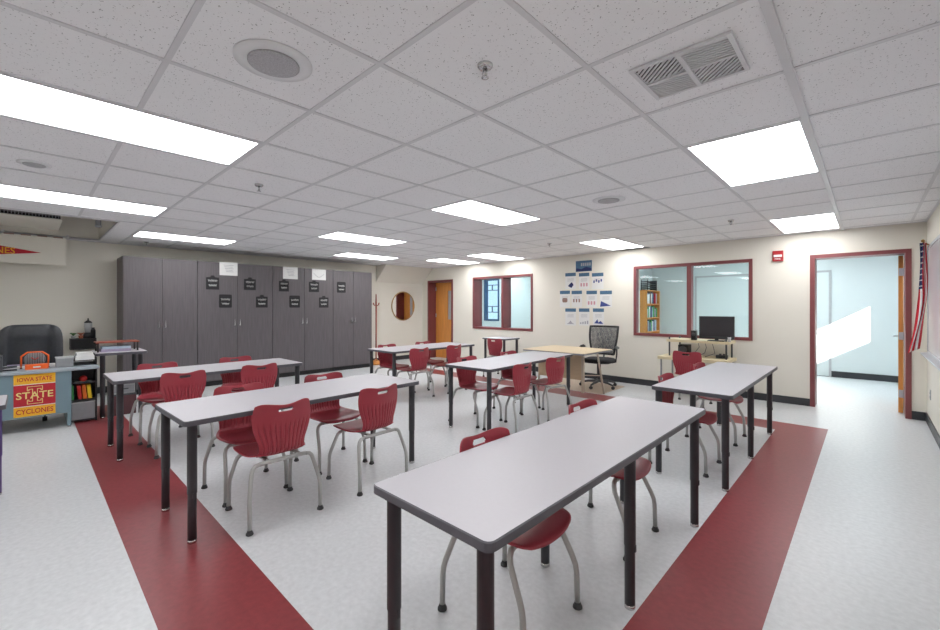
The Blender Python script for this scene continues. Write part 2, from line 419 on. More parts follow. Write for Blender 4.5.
# ------------------------------------------------------------------ windows and doors
def window(name, x0, x1, z0, z1, xm, mw, dep=WT+.005):
    t = structure(name, (0, 0, 0))
    y0, y1 = YB-.015, YB+dep; fw = .048
    MB().box(x0, x0+fw, y0, y1, z0, z1).box(x1-fw, x1, y0, y1, z0, z1).box(x0+fw, x1-fw, y0, y1, z1-fw, z1).box(x0+fw, x1-fw, y0, y1, z0, z0+fw).build('window_frame', 'maroon', t)
    MB().box(xm-mw/2, xm+mw/2, y0, y1, z0+fw, z1-fw).build('mullion', 'maroon', t)
    for a, b in ((x0+fw, xm-mw/2), (xm+mw/2, x1-fw)):
        MB().box(a, b, YB+dep*.7, YB+dep*.7+.004, z0+fw, z1-fw).build('pane', 'glass', t)
window('window_1', -7.11, -5.32, .87, 2.13, -6.17, .055)
window('window_2', -3.10, -1.28, .885, 2.135, -2.17, .07, .10)
# far exterior window with dark blue muntins
t = structure('window_3')
f = MB(); y0, y1 = HY-.01, HY+.14
f.box(WX0, WX0+.07, y0, y1, WZ0, WZ1).box(WX1-.07, WX1, y0, y1, WZ0, WZ1).box(WX0+.07, WX1-.07, y0, y1, WZ1-.06, WZ1).box(WX0+.07, WX1-.07, y0, y1, WZ0, WZ0+.06)
for z in (1.22, 1.42, 1.98, 2.16): f.box(WX0+.07, WX1-.07, HY+.03, HY+.06, z-.012, z+.012)
for z0, z1 in ((1.22, 1.42), (1.98, 2.16)): f.box(-9.52, -9.49, HY+.03, HY+.06, z0+.012, z1-.012)
f.build('window_frame', 'dwin', t)
MB().box(WX0+.07, WX1-.07, HY+.07, HY+.074, WZ0+.06, WZ1-.06).build('pane', 'glass', t)
t = structure('window_4')
f = MB(); f.box(HXR, HXR+.1, SY0-.0, SY0+.02, SZ0, SZ1).box(HXR, HXR+.1, SY0+.02, SY1, SZ0, SZ0+.02); f.build('window_frame', 'tee', t)

def hinge(mb_, x, y, z): mb_.cyl(x, y, z-.05, z+.05, .008, 8); mb_.box(x-.022, x+.022, y, y+.004, z-.05, z+.05)
def lever(parent, x, y, z, dx, axis='y', sgn=-1):
    m = MB()
    if axis == 'y':
        m.lathe([(.028, y), (.028, y+sgn*.01)], x, z, 16, 'y'); m.tube([(x, y+sgn*.01, z), (x, y+sgn*.055, z), (x+dx*.03, y+sgn*.06, z), (x+dx*.12, y+sgn*.06, z)], .009, 8)
    else:
        m.lathe([(.028, x), (.028, x+sgn*.01)], y, z, 16, 'x'); m.tube([(x+sgn*.01, y, z), (x+sgn*.055, y, z), (x+sgn*.06, y+dx*.03, z), (x+sgn*.06, y+dx*.12, z)], .009, 8)
    return m.build('door_handle', 'alu', parent)
# door 1: closed oak door at the far left of the back wall
t = structure('door_1')
x0, x1, zt = -8.81, -7.82, 2.12
MB().box(x0, x0+.05, YB-.015, YB+WT+.015, 0, zt).box(x1-.05, x1, YB-.015, YB+WT+.015, 0, zt).box(x0+.05, x1-.05, YB-.015, YB+WT+.015, zt-.05, zt).build('door_frame', 'maroon', t)
d = MB()
a, b = x0+.055, x1-.055; l0, l1 = b-.40, b-.27
d.box(a, l0, YB+.245, YB+.285, .01, zt-.055).box(l1, b, YB+.245, YB+.285, .01, zt-.055).box(l0, l1, YB+.245, YB+.285, .01, 1.06).box(l0, l1, YB+.245, YB+.285, 1.84, zt-.055)
leaf = d.build('door_leaf', 'oak', t)
MB().box(l0, l1, YB+.26, YB+.266, 1.06, 1.84).build('vision_pane', 'lt_grey', leaf)
h = MB(); [hinge(h, a+.006, YB+.236, z) for z in (1.9, 1.17, .3)]; h.build('hinge', 'alu', leaf)
lever(leaf, b-.06, YB+.245, .98, -1)
# door 2: open doorway on the right, leaf swung into the hall
t = structure('door_2')
x0, x1, zt = -.60, .39, 2.13
MB().box(x0, x0+.055, YB-.015, YB+WT+.015, 0, zt).box(x1-.055, x1, YB-.015, YB+WT+.015, 0, zt).box(x0+.055, x1-.055, YB-.015, YB+WT+.015, zt-.05, zt).build('door_frame', 'maroon', t)
leaf = MB().prism([(.284, YB+WT+.02), (.328, YB+WT+.02), (.372, YB+WT+.89), (.328, YB+WT+.89)], .012, zt-.055).build('door_leaf', 'oak', t)
h = MB()
for z in (1.86, 1.02, .26):
    h.cyl(.338, YB+WT+.022, z-.055, z+.055, .009, 8); h.box(.329, .350, YB+WT+.026, YB+WT+.03, z-.055, z+.055); h.box(.288, .328, YB+WT+.016, YB+WT+.019, z-.05, z+.05)
h.build('hinge', 'alu', leaf)
lever(leaf, .322, YB+WT+.80, .98, -1, 'x', -1)
# pale closed doors on the hall's far wall
for nm, a, b, hx in (('door_3', -3.0, -1.95, -2.85), ('door_4', -1.55, -.58, -.70)):
    t = structure(nm)
    MB().box(a-.04, a, HY-.018, HY, 0, 2.14).box(b, b+.04, HY-.018, HY, 0, 2.14).box(a, b, HY-.018, HY, 2.10, 2.14).build('door_frame', 'lt_grey', t)
    lf = MB().box(a, b, HY-.014, HY, .01, 2.10).build('door_leaf', 'hall_wall', t)
    lever(lf, hx, HY-.014, .90, 1 if nm == 'door_3' else -1)

# ------------------------------------------------------------------ student chairs
def catmull(P, t):
    n = len(P)-1; x = t*n; i = min(int(x), n-1); f = x-i
    g = lambda k: P[max(0, min(n, k))]
    out = []
    for c in range(len(P[0])):
        a, b, d, e = g(i-1)[c], g(i)[c], g(i+1)[c], g(i+2)[c]
        out.append(.5*((2*b)+(-a+d)*f+(2*a-5*b+4*d-e)*f*f+(-a+3*b-3*d+e)*f**3))
    return out
# (y, z, half width) from the bend to the top of the back
BACK = [(-.150, .432, .154), (-.180, .462, .148), (-.192, .508, .150), (-.196, .565, .170), (-.199, .625, .186), (-.205, .690, .190), (-.213, .740, .184), (-.222, .778, .176)]
SEAT = [(.232, .410, .120), (.231, .422, .158), (.205, .434, .190), (.140, .437, .208), (.050, .430, .208), (-.040, .424, .200), (-.105, .424, .180), (-.150, .432, .154)]
def back_pt(u, v):
    y, z, w_ = catmull(BACK, u)
    s = (v-.5)*2
    x = w_*s
    fwd = .060*abs(s)**2.0*(.45+.55*u)
    if u > .72:           # lobed top edge dipping in the middle
        k = (u-.72)/.28
        z += -k*.017*math.cos(s*PI*.60)**2 - k*.014*abs(s)**9
    # flutes on the lower back
    env = max(0, 1-abs((u-.33)/.29)**4)*(1 if abs(s) < .86 else 0)
    g = max(0, math.cos(s*PI*12.0))**2*env*.0095
    return (x, y+fwd+g, z)
def seat_pt(u, v):
    y, z, w_ = catmull(SEAT, u); s = (v-.5)*2
    dish = -.010*(1-s*s)*math.sin(PI*min(1, u*1.1)) + .018*abs(s)**3*u**2
    return (w_*s, y-.03*abs(s)**3*(1-u)**2, z+dish)
def make_chair(label, loc, rz):
    t = thing('student_chair', label, 'chair', loc, rz, 'red plastic student chairs')
    s = MB().grid(seat_pt, 20, 20).build('seat', 'red_plastic', t)
    b = MB().grid(back_pt, 40, 132, skip=lambda u, v: abs(u-.845) < .047*math.sqrt(max(0, 1-(max(0, abs(v-.5)-.095)/.04)**2)) and abs(v-.5) < .135).build('backrest', 'red_plastic', t)
    for o in (s, b):
        md = o.modifiers.new('thickness', 'SOLIDIFY'); md.thickness = .008; md.offset = 0
    f = MB()
    f.tube([(-.150, -.168, .395), (0, -.168, .397), (.150, -.168, .395)], .0135, 10)
    f.tube([(-.145, .120, .395), (0, .120, .397), (.145, .120, .395)], .0135, 10)
    for sx in (-.10, .10): f.box(sx-.012, sx+.012, -.168, .12, .402, .414)
    f.build('seat_frame', 'silver', t)
    for sx in (-1, 1):
        for front in (0, 1):
            if front: P = [(.145, .120, .395), (.168, .124, .390), (.185, .131, .374), (.194, .14, .345), (.206, .195, .235), (.209, .209, .20), (.210, .214, .165), (.212, .218, .022)]
            else: P = [(.150, -.168, .395), (.176, -.170, .390), (.192, -.173, .374), (.201, -.178, .345), (.223, -.214, .235), (.227, -.223, .20), (.228, -.227, .165), (.229, -.230, .022)]
            l = MB().tube([(sx*x, y, z) for x, y, z in P], .0132, 10).build('leg', 'silver', t)
            x, y, z = P[-1]
            MB().lathe([(.014, .030), (.016, .020), (.0215, .012), (.022, .003), (.018, 0)], sx*x, y, 14).build('glide', 'rubber', l)
    return t
# facing direction: local +y is the front of the chair
FX_NEG, FX_POS, FY_POS = PI/2, -PI/2, 0
CH = [
 (-2.985, 1.168, FX_NEG, 'back turned red chair nearest the camera, left half of the long left table'),
 (-2.985, 1.915, FX_NEG+.06, 'back turned red chair at the right end of the long left table'),
 (-3.49, 1.17, FX_POS, 'red chair tucked on the far side of the long left table, left hand one'),
 (-3.53, 1.90, FX_POS-.05, 'red chair on the far side of the long left table, the right hand one'),
 (-5.00, 1.05, FX_NEG, 'back turned red chair at the left end of the table before the cabinets'),
 (-5.02, 1.76, FX_NEG, 'back turned red chair at the right end of the table before the cabinets'),
 (-5.58, 1.00, FX_POS, 'red chair beyond the cabinet side table, nearest the tall narrow table'),
 (-5.60, 1.80, FX_POS, 'red chair beyond the cabinet side table, right hand one'),
 (-1.20, 1.55, FX_POS, 'red chair pushed under the nearest big table, at its near end'),
 (-1.185, 2.49, FX_POS, 'red chair pushed under the nearest big table, at its far end'),
 (-1.19, 4.06, FX_POS, 'red chair under the right hand table, at its near end'),
 (-1.19, 5.12, FX_POS, 'red chair under the right hand table, at its far end'),
 (-1.865, 6.58, FY_POS, 'red chair with its back to the room in front of the pale computer cart'),
 (-2.965, 3.80, FX_NEG+.06, 'red chair back turned at the near end of the central table'),
 (-3.02, 4.60, FX_NEG-.1, 'red chair back turned at the far end of the central table, by the tan desk'),
 (-3.50, 3.80, FX_POS, 'red chair on the far side of the central table, at its left end'),
 (-3.52, 4.66, FX_POS, 'red chair on the far side of the central table, half hidden'),
 (-5.16, 4.14, FX_NEG, 'back turned red chair at the far back table, left hand one'),
 (-5.16, 4.87, FX_NEG+.1, 'back turned red chair at the far back table, right hand one'),
 (-5.68, 4.14, FX_POS, 'red chair beyond the table by the mirror, nearest the end of the cabinets'),
 (-5.68, 4.93, FX_POS, 'red chair beyond the table by the mirror, in front of the wooden door'),
 (-5.40, 6.56, .02, 'red chair at the small table below the two pane window'),
]
proto = make_chair(CH[0][3], (CH[0][0], CH[0][1], 0), CH[0][2])
for x, y, r, l in CH[1:]:
    c = copy_tree(proto); c.location = (x, y, 0); c.rotation_euler = (0, 0, r); c['label'] = l

# ------------------------------------------------------------------ student tables
def table(label, x0, x1, y0, y1, legs, h=.735, group='grey student tables', legmat='leg_black', name='student_table', rz=0):
    cx, cy = (x0+x1)/2, (y0+y1)/2
    t = thing(name, label, 'table', (cx, cy, 0), math.radians(rz), group)
    X0, X1, Y0, Y1 = x0-cx, x1-cx, y0-cy, y1-cy
    top = MB().prism(rrect(X0+.004, X1-.004, Y0+.004, Y1-.004, .026), h-.028, h).build('tabletop', 'laminate', t)
    e = MB(); o_ = rrect(X0, X1, Y0, Y1, .030); i_ = rrect(X0+.0045, X1-.0045, Y0+.0045, Y1-.0045, .0255)
    n = len(o_); R = []
    for pts, z in ((i_, h-.030), (o_, h-.030), (o_, h-.003), (i_, h+.0006)): R.append([e.bm.verts.new((p[0], p[1], z)) for p in pts])
    for a in range(4):
        for k in range(n):
            e.bm.faces.new((R[a][k], R[a][(k+1) % n], R[(a+1) % 4][(k+1) % n], R[(a+1) % 4][k]))
    e.build('edge_band', 'edge', t)
    for lx, ly in legs:
        x, y = lx-cx, ly-cy
        L = MB()
        L.lathe([(.0235, .022), (.0235, .29), (.0262, .295), (.0262, h-.034), (.038, h-.033), (.038, h-.029)], x, y, 20)
        L.box(x+.0225, x+.0285, y-.006, y+.006, .27, .30)
        l = L.build('leg', legmat, t)
        MB().lathe([(.0215, .022), (.0245, .016), (.0245, .004), (.020, 0)], x, y, 20).build('foot', 'chrome', l)
    return t
def legs4(x0, x1, y0, y1, ys=None, i=.055):
    return [(x, y) for x in (x0+i, x1-i) for y in (ys or (y0+i, y1-i))]
T = (-1.358, -.768, .888, 3.06); table('grey table nearest the camera, biggest in view, with six black legs', *T, [(-1.265, .928), (-.818, .928)]+[(x, y) for x in (-1.27, -.806) for y in (1.93, 2.93)])
T = (-3.585, -2.890, .608, 2.42); table('long grey table at left, its near corner over the maroon stripe', *T, legs4(*T), rz=2.0)
T = (-5.58, -4.885, .522, 2.27); table('grey table right in front of the dark cabinets, furthest left of the student tables', *T, legs4(*T), rz=.4)
T = (-3.635, -2.965, 3.35, 5.30); table('grey table in the room centre, before the tan teacher desk', *T, legs4(*T), rz=3.5)
T = (-1.335, -.735, 3.62, 5.78); table('grey table on the right, nearest the open doorway', *T, legs4(*T, (3.655, 4.60, 5.62)))
T = (-5.80, -5.09, 3.72, 5.50); table('grey table far back in front of the mirror and wooden door', *T, legs4(*T))
T = (-6.08, -5.45, 6.78, 7.32); table('small grey table against the back wall under the two pane window', *T, legs4(*T))
T = (-4.75, -4.24, -1.15, -.10); table('grey topped desk with purple legs at the left picture edge', *T, legs4(*T), .735, 'other tables', 'purple', 'student_desk')
T = (-7.55, -6.93, .58, 1.10); table('tall narrow grey table between the blue desk and the cabinets', *T, [(-7.45, .692), (-6.985, .65), (-7.45, 1.03), (-6.985, 1.03)], .82, 'other tables', 'leg_black', 'tall_table')

# ------------------------------------------------------------------ cabinets
XF = -8.42
mat_handle = mat('satin_nickel', srgb(205, 205, 205), .4, .3, noise=(20, .03))
def cabinet(label, y0, y1, hz=(1.07, 1.19)):
    t = thing('storage_cabinet', label, 'cabinet', ((XL+XF)/2, (y0+y1)/2, 0), 0, 'dark grey storage cabinets')
    cx, cy = (XL+XF)/2, (y0+y1)/2; w2 = (y1-y0)/2; d0, d1 = XL+.012-cx, XF-cx
    MB().box(d0, d1, -w2+.001, w2-.001, .09, 2.20).build('body', 'cab_side', t)
    MB().box(d0, d1-.05, -w2+.001, w2-.001, 0, .09).build('plinth', 'black', t)
    for s in (-1, 1):
        a, b = (-w2+.004, -.003) if s < 0 else (.003, w2-.004)
        d = MB().box(d1, d1+.02, a, b, .10, 2.195, .002).build('door', 'cab', t)
        yy = s*.045
        MB().tube([(d1+.02, yy, hz[0]), (d1+.045, yy, hz[0]), (d1+.045, yy, hz[1]), (d1+.02, yy, hz[1])], .008, 8).build('handle', mat_handle, d)
cabinet('dark grey cabinet at the left end of the row, bare doors', 1.02, 2.02)
cabinet('dark grey cabinet second from the left, four black signs and one paper', 2.02, 3.28)
cabinet('dark grey cabinet third from the left, with two white papers', 3.28, 4.55)
cabinet('dark grey cabinet at the far right end, with a single black sign', 4.55, 5.53)
XD = XF+.02
CAM = Vector((0, 0, 1.4)); yw_ = math.radians(43.5)
FW = Vector((-math.sin(yw_), math.cos(yw_), 0)); RT = Vector((math.cos(yw_), math.sin(yw_), 0))
def on_x(u, v, X):
    d = FW+RT*((u-470)/420)+Vector((0, 0, (307-v)/420)); p = CAM+d*(X/d.x); return p.y, p.z
def on_y(u, v, Y):
    d = FW+RT*((u-470)/420)+Vector((0, 0, (307-v)/420)); p = CAM+d*(Y/d.y); return p.x, p.z
def scribble(mb_, y0, y1, z0, z1, X, amp=1.0, seed=0):
    r = random.Random(seed); n = 26; pts = []
    for k in range(n):
        pts.append((X, y0+(y1-y0)*k/(n-1), (z0+z1)/2+(z1-z0)/2*amp*math.sin(k*2.1+r.random())*(.55+.45*r.random())))
    mb_.tube(pts, .0045, 5)
for k, (u0, v0, u1, v1) in enumerate(((219.5, 262, 237.5, 275.5), (283, 266.8, 297.7, 279), (312, 269, 325.8, 280))):
    y0, z1 = on_x(u0, (v0+0), XD); y1, z0 = on_x(u1, v1, XD); z1 = on_x((u0+u1)/2, v0+.3, XD)[1]; z0 = on_x((u0+u1)/2, v1, XD)[1]
    t = thing('paper_notice', ['white paper notice taped over the top of the second cabinet, largest', 'white paper notice with grey lines, middle of the three', 'white paper notice with a curved drawing, rightmost of the three'][k], 'notice', (XD, (y0+y1)/2, z0), 0, 'papers on the cabinets')
    w2 = (y1-y0)/2; hh = z1-z0
    MB().box(.0003, .0023, -w2, w2, 0, hh).build('sheet', 'white', t)
    ink = MB()
    if k < 2:
        for q in range(5): ink.box(.0023, .0028, -w2*.55+.01*q, w2*.55-.015*(q % 2), hh*(.75-.12*q), hh*(.75-.12*q)+.008)
    else:
        ink.tube([(.003, w2*(-.75+1.5*q/12), hh*(.25+.35*abs(q/6-1)**1.5)) for q in range(13)], .004, 5)
    ink.build('print', 'ink', t)
SG = [(206,275.5,219,289.5,'leftmost in the upper row'), (244,277.5,255.6,290,'second in the upper row'), (219,294.5,231.7,307.7,'leftmost in the lower row'), (256,295,267.5,307.5,'second in the lower row'),
      (279,279.5,288.7,291.4,'third in the upper row, partly under a white paper'), (289.4,295.6,299.8,307.6,'third in the lower row'), (309,280.5,318.8,292,'fourth in the upper row'), (319,296,328.3,307.6,'rightmost in the lower row'), (337,282,345.5,292.7,'rightmost of all, alone on the last cabinet')]
for k, (u0, v0, u1, v1, wh) in enumerate(SG):
    um = (u0+u1)/2; y0 = on_x(u0, v0, XD)[0]; y1 = on_x(u1, v0, XD)[0]; z1 = on_x(um, v0, XD)[1]; z0 = on_x(um, v1, XD)[1]
    t = thing('chalk_sign', 'black chalk sign on the cabinets, '+wh, 'sign', (XD, (y0+y1)/2, z0), 0, 'black chalk signs on the cabinets')
    w2 = (y1-y0)/2; hh = z1-z0
    P = [(-w2, 0), (w2, 0), (w2, hh*.86), (w2*.35, hh*.88), (w2*.25, hh), (-w2*.25, hh), (-w2*.35, hh*.88), (-w2, hh*.86)] if k % 3 != 2 else rrect(-w2, w2, 0, hh, .02)
    MB().prism(P, .0003, .008, 'x').build('board', 'chalk', t)
    s = MB(); scribble(s, -w2*.72, w2*.72, hh*.52, hh*.74, .009, 1, k); scribble(s, -w2*.6, w2*.6, hh*.2, hh*.40, .009, 1, k+20); s.build('chalk_script', 'chalk_white', t)

# ------------------------------------------------------------------ posters on back wall
t = thing('header_poster', 'dark blue landscape poster at the top of the paper pyramid', 'poster', (-4.10, YB, 2.105), 0)
MB().box(-.175, .175, -.003, 0, 0, .215).build('sheet', 'blue_head', t)
m = MB(); m.prism([(-.17, .01), (.17, .01), (.17, .06), (.05, .09), (-.05, .05), (-.17, .075)], -.0045, -.003, 'y'); m.build('hill_print', 'navy', t)
m = MB()
for q in range(5): m.box(-.06+.045*q, -.03+.045*q, -.0045, -.003, .11, .17)
m.build('white_print', 'ink', t)
ROWS = [([(565.4,575.9), (579,589.4), (592,603.5)], 274.5, 289), ([(560,570), (571.7,582), (586.5,597), (600,612)], 292.3, 307.3), ([(565.4,576), (579,589.5), (593,604)], 310, 325.5)]
n_ = 0
NM = [['top row, left, small dark bird drawing','top row, middle, pink figures','top row, right, little blue figures'],['second row, leftmost, brown picture','second row, second from left','second row, third from left, pink picture','second row, rightmost, dark blue triangle'],['bottom row, left','bottom row, middle','bottom row, right, violet drawing']]
for ri, (cols, vh0, vb) in enumerate(ROWS):
    for ci, (u0, u1) in enumerate(cols):
        x0 = on_y(u0, vh0, YB)[0]; x1 = on_y(u1, vh0, YB)[0]; um = (u0+u1)/2
        zt = on_y(um, vh0-1.6, YB)[1]; zb = on_y(um, vb, YB)[1]
        w2 = (x1-x0)/2; hh = zt-zb; n_ += 1
        t = thing('paper_poster', 'white sheet with blue heading in the paper pyramid, '+NM[ri][ci], 'poster', ((x0+x1)/2, YB, zb), 0, 'pyramid of papers on the back wall')
        MB().box(-w2, w2, -.002, 0, 0, hh).build('sheet', 'white', t)
        MB().box(-w2, w2, -.0035, -.002, hh-.068, hh).build('heading', 'blue_head', t)
        p = MB()
        for q in range(3): p.box(-w2*.6, w2*.6, -.003, -.002, hh*.62-.022*q, hh*.62-.022*q+.006)
        p.build('fine_print', 'ink', t)
        p = MB(); mm = 'blue_ink'
        if (ri, ci) == (0, 0): p.prism([(-.06, .06), (-.02, .10), (.03, .14), (.07, .08), (.02, .02)], -.003, -.002, 'y'); mm = 'navy'
        elif (ri, ci) in ((0, 1), (1, 2)):
            for q in range(3): p.prism(rrect(-.08+.06*q, -.045+.06*q, .05, .12, .012), -.003, -.002, 'y')
            mm = 'pink_ink'
        elif (ri, ci) == (0, 2):
            for q in range(4): p.prism(rrect(-.09+.05*q, -.06+.05*q, .12+.02*(q % 2), .17+.02*(q % 2), .01), -.003, -.002, 'y')
        elif (ri, ci) == (1, 0): p.prism(rrect(-.06, .06, .10, .19, .03), -.003, -.002, 'y'); mm = 'tan_ink'
        elif (ri, ci) == (1, 1):
            for q in range(3): p.prism(rrect(-.08+.06*q, -.05+.06*q, .10, .17, .01), -.003, -.002, 'y')
            mm = 'tan_ink'
        elif (ri, ci) == (1, 3): p.prism([(-.12, .01), (.10, .03), (-.10, .12)], -.003, -.002, 'y')
        elif ri == 2 and ci == 0: p.prism([(-.09, .03), (.09, .03), (.04, .05), (.0, .10), (-.05, .05)], -.003, -.002, 'y'); mm = 'ink'
        elif ri == 2 and ci == 1:
            for q in range(4): p.box(-.09+.05*q, -.06+.05*q, -.003, -.002, .03, .06+.012*q)
            mm = 'ink'
        else: p.prism([(-.09, .04), (.10, .03), (.05, .09), (.0, .06), (-.02, .12)], -.003, -.002, 'y')
        p.build('picture', mm, t)

# ------------------------------------------------------------------ ceiling devices
def speaker(label, x, y, s=1.0):
    t = thing('ceiling_speaker', label, 'speaker', (x, y, ZC), 0, 'round ceiling speakers'); t.scale = (s, s, 1)
    MB().lathe([(.155, .004), (.155, -.0005), (.118, -.003), (.112, -.003)], 0, 0, 40).build('plate', 'plate', t)
    MB().lathe([(.102, -.0042), (.102, -.010), (.09, -.013), (.002, -.015)], 0, 0, 36).build('grille', 'speaker', t)
speaker('round ceiling speaker nearest, upper left of the picture', -1.85, .728)
speaker('small looking round ceiling speaker between the two left lit panels', -4.44, .035, .6)
speaker('round ceiling speaker on the far side, above the back wall papers', -1.85, 3.925)
def sprinkler(label, x, y):
    t = thing('ceiling_sprinkler', label, 'sprinkler', (x, y, ZC), 0, 'chrome ceiling sprinklers')
    MB().lathe([(.034, .006), (.034, -.003), (.026, -.012), (.014, -.014)], 0, 0, 20).build('escutcheon', 'chrome', t)
    MB().cyl(0, 0, -.045, -.012, .007, 8).tube([(.008, 0, -.014), (.016, 0, -.03), (.004, 0, -.05)], .0025, 6).tube([(-.008, 0, -.014), (-.016, 0, -.03), (-.004, 0, -.05)], .0025, 6).lathe([(.016, -.05), (.016, -.053), (.004, -.055)], 0, 0, 14).build('head', 'chrome', t)
sprinkler('chrome sprinkler nearest, top centre of the ceiling', -1.21, 1.37)
sprinkler('chrome sprinkler at left centre of the ceiling, beyond the long panel', -3.80, 1.37)
sprinkler('chrome sprinkler on the far right, before the fire alarm wall', -1.21, 5.87)
sprinkler('tiny sprinkler far off above the window wall papers', -3.82, 5.93)
sprinkler('tiny sprinkler over the left end of the cabinets', -8.45, 1.32)
# four way air vent
t = thing('air_vent', 'white four way louvred air vent beside the big right lit panel', 'vent', (-.575, 2.01, ZC))
MB().box(-.198, .198, -.172, -.155, -.008, .003).box(-.198, .198, .155, .172, -.008, .003).box(-.198, -.18, -.155, .155, -.008, .003).box(.18, .198, -.155, .155, -.008, .003).box(-.009, .009, -.155, .155, -.009, .003).box(-.18, -.009, -.008, .008, -.009, .003).box(.009, .18, -.008, .008, -.009, .003).build('frame', 'tee', t)
MB().box(-.18, .18, -.155, .155, .003, .0045).build('duct_shade_sheet', 'slot', t)  # flat sheet; the duct's inner shade is put in its black colour
def clip(px, py, dx, dy, x0, x1, y0, y1):
    t0, t1 = -9, 9
    for p, d, a, b in ((px, dx, x0, x1), (py, dy, y0, y1)):
        if abs(d) < 1e-6:
            if p < a or p > b: return None
            continue
        s0, s1 = sorted(((a-p)/d, (b-p)/d)); t0, t1 = max(t0, s0), min(t1, s1)
    return (t0, t1) if t1-t0 > .02 else None
for qx, qy in ((0, 0), (0, 1), (1, 0), (1, 1)):
    x0, x1 = (-.18, -.006) if qx == 0 else (.006, .18); y0, y1 = (-.155, -.006) if qy == 0 else (.006, .155)
    ang = math.radians(-45 if (qx+qy) % 2 == 0 else 8); dx, dy = math.cos(ang), math.sin(ang)
    m = MB(); cx, cy = (x0+x1)/2, (y0+y1)/2
    for k in range(-8, 9):
        px, py = cx-dy*k*.018, cy+dx*k*.018
        c = clip(px, py, dx, dy, x0, x1, y0, y1)
        if not c: continue
        a = Vector((px+dx*c[0], py+dy*c[0], 0)); b = Vector((px+dx*c[1], py+dy*c[1], 0)); nrm = Vector((-dy, dx, 0))*.0045
        bm = m.bm; lo, hi = -.005, .0
        q = [bm.verts.new((p.x+o.x, p.y+o.y, z)) for p, o, z in ((a, nrm, lo), (b, nrm, lo), (b, -nrm, lo), (a, -nrm, lo), (a, nrm, hi), (b, nrm, hi), (b, -nrm, hi), (a, -nrm, hi))]
        for f in ((0,1,2,3), (4,7,6,5), (0,4,5,1), (1,5,6,2), (2,6,7,3), (3,7,4,0)): bm.faces.new([q[i] for i in f])
    m.build('louvre', 'tee', t)
t = thing('slot_vent', 'small dark grey vent strip on the ceiling edge above the back wall papers', 'vent', (-3.05, 7.50, ZC))
MB().box(-.26, .26, -.06, .06, -.006, .004).build('frame', 'grey_plastic', t)
m = MB()
for k in range(5): m.box(-.24, .24, -.048+.022*k, -.038+.022*k, -.0085, -.006)
m.build('slats', 'dark_grey', t)

# service unit and pennant board in the ceiling opening
t = thing('air_unit', 'pale ceiling air unit with a dark front grille in the left ceiling opening', 'air conditioner', (-8.2, -.6, 2.54))
MB().box(-.55, .50, -.95, .92, 0, .24, .006).box(-.5, -.46, -.9, -.86, .24, .36).box(.4, .44, .8, .84, .24, .36).build('housing', 'wall', t)
m = MB(); m.box(.501, .505, -.9, .90, .012, .085); g_ = m.build('grille', 'slot', t)
m = MB()
for k in range(60): m.box(.505, .510, -.89+.03*k, -.884+.03*k, .014, .083)
m.box(.505, .511, -.9, .9, .046, .05)
m.build('louvre_bars', 'grey_plastic', g_)
t = thing('pipe', 'grey pipe rising inside the ceiling opening', 'pipe', (-7.55, .66, ZC+.01))
MB().cyl(0, 0, .02, .40, .03).build('pipe_body', 'grey_plastic', t); MB().cyl(0, 0, .02, .05, .036).build('collar', 'alu', t)
t = thing('hanging_board', 'off white board hung below the ceiling opening at the upper left', 'board', (-8.76, -.6, 2.025))
MB().box(-.01, .01, -1.0, 1.0, 0, .405, .003).build('panel', 'wall', t)
m = MB()
for k in range(12): m.box(-.013, .013, -.95+.165*k, -.85+.165*k, .400, .416)
m.build('clip', 'tan_ink', t)
t = thing('pennant', 'red and gold college pennant on the hanging board', 'pennant', (-8.7495, 0, 2.19))
MB().prism([(-.78, -.13), (.14, 0), (-.78, .15)], .001, .004, 'x').build('felt', 'ban_red', t)
MB().prism([(-.80, -.135), (-.76, -.13), (-.76, .15), (-.80, .155)], .001, .0055, 'x').build('binding', 'gold', t)
text_mb('CYCLONES', .56, .09, face_x(.0047, -.40, .005)).build('lettering', 'gold', t)

# ------------------------------------------------------------------ teacher's blue desk and things around it
t = thing('teacher_desk', 'blue grey steel desk with a college banner on its front', 'desk', (-7.12, -.3, 0))
ZD = .69
MB().box(-.37, .37, -.95, .90, ZD-.035, ZD, .008).build('desk_top', 'steeltop', t)
MB().box(.325, .345, -.9, .62, .17, ZD-.035).build('front_panel', 'steelblue', t)
for y in (-.9, .62): MB().box(-.34, .352, y, y+.035, .02, ZD-.035).build('end_panel', 'steelblue', t)
m = MB()
for y in (-.9, .62):
    for x in (-.3, .325): m.cyl(x, y+.018, 0, .02, .016, 10)
m.build('leveller', 'chrome', t)
t = thing('team_banner', 'cardinal and gold banner reading STATE hung on the blue desk front', 'banner', (-6.774, 0, 0))
y0, y1, z0, z1 = -.105, .222, .185, .650
MB().box(.001, .004, y0, y1, z0, z1).build('cloth', 'gold', t)
MB().box(.004, .005, y0, y1, z0+.115, z1-.115).build('red_field', 'ban_red', t)
bm_ = MB(); bm_.box(.005, .0055, y0, y1, z0+.108, z0+.115).box(.005, .0055, y0, y1, z1-.115, z1-.108); bm_.build('white_line', 'white_cloth', t)
yc, zc = (y0+y1)/2, (z0+z1)/2
I = [(-.062,-.098),(.062,-.098),(.062,-.048),(.044,-.048),(.044,-.064),(.022,-.064),(.022,.064),(.044,.064),(.044,.048),(.062,.048),(.062,.098),(-.062,.098),(-.062,.048),(-.044,.048),(-.044,.064),(-.022,.064),(-.022,-.064),(-.044,-.064),(-.044,-.048),(-.062,-.048)]
MB().prism([(yc+a, zc+b) for a, b in I], .005, .0056, 'x').build('letter_outline', 'cream_letter', t)
q_ = [(.056,-.092),(.056,-.054),(.050,-.054),(.050,-.070),(.016,-.070),(.016,.070),(.050,.070),(.050,.054),(.056,.054),(.056,.092)]
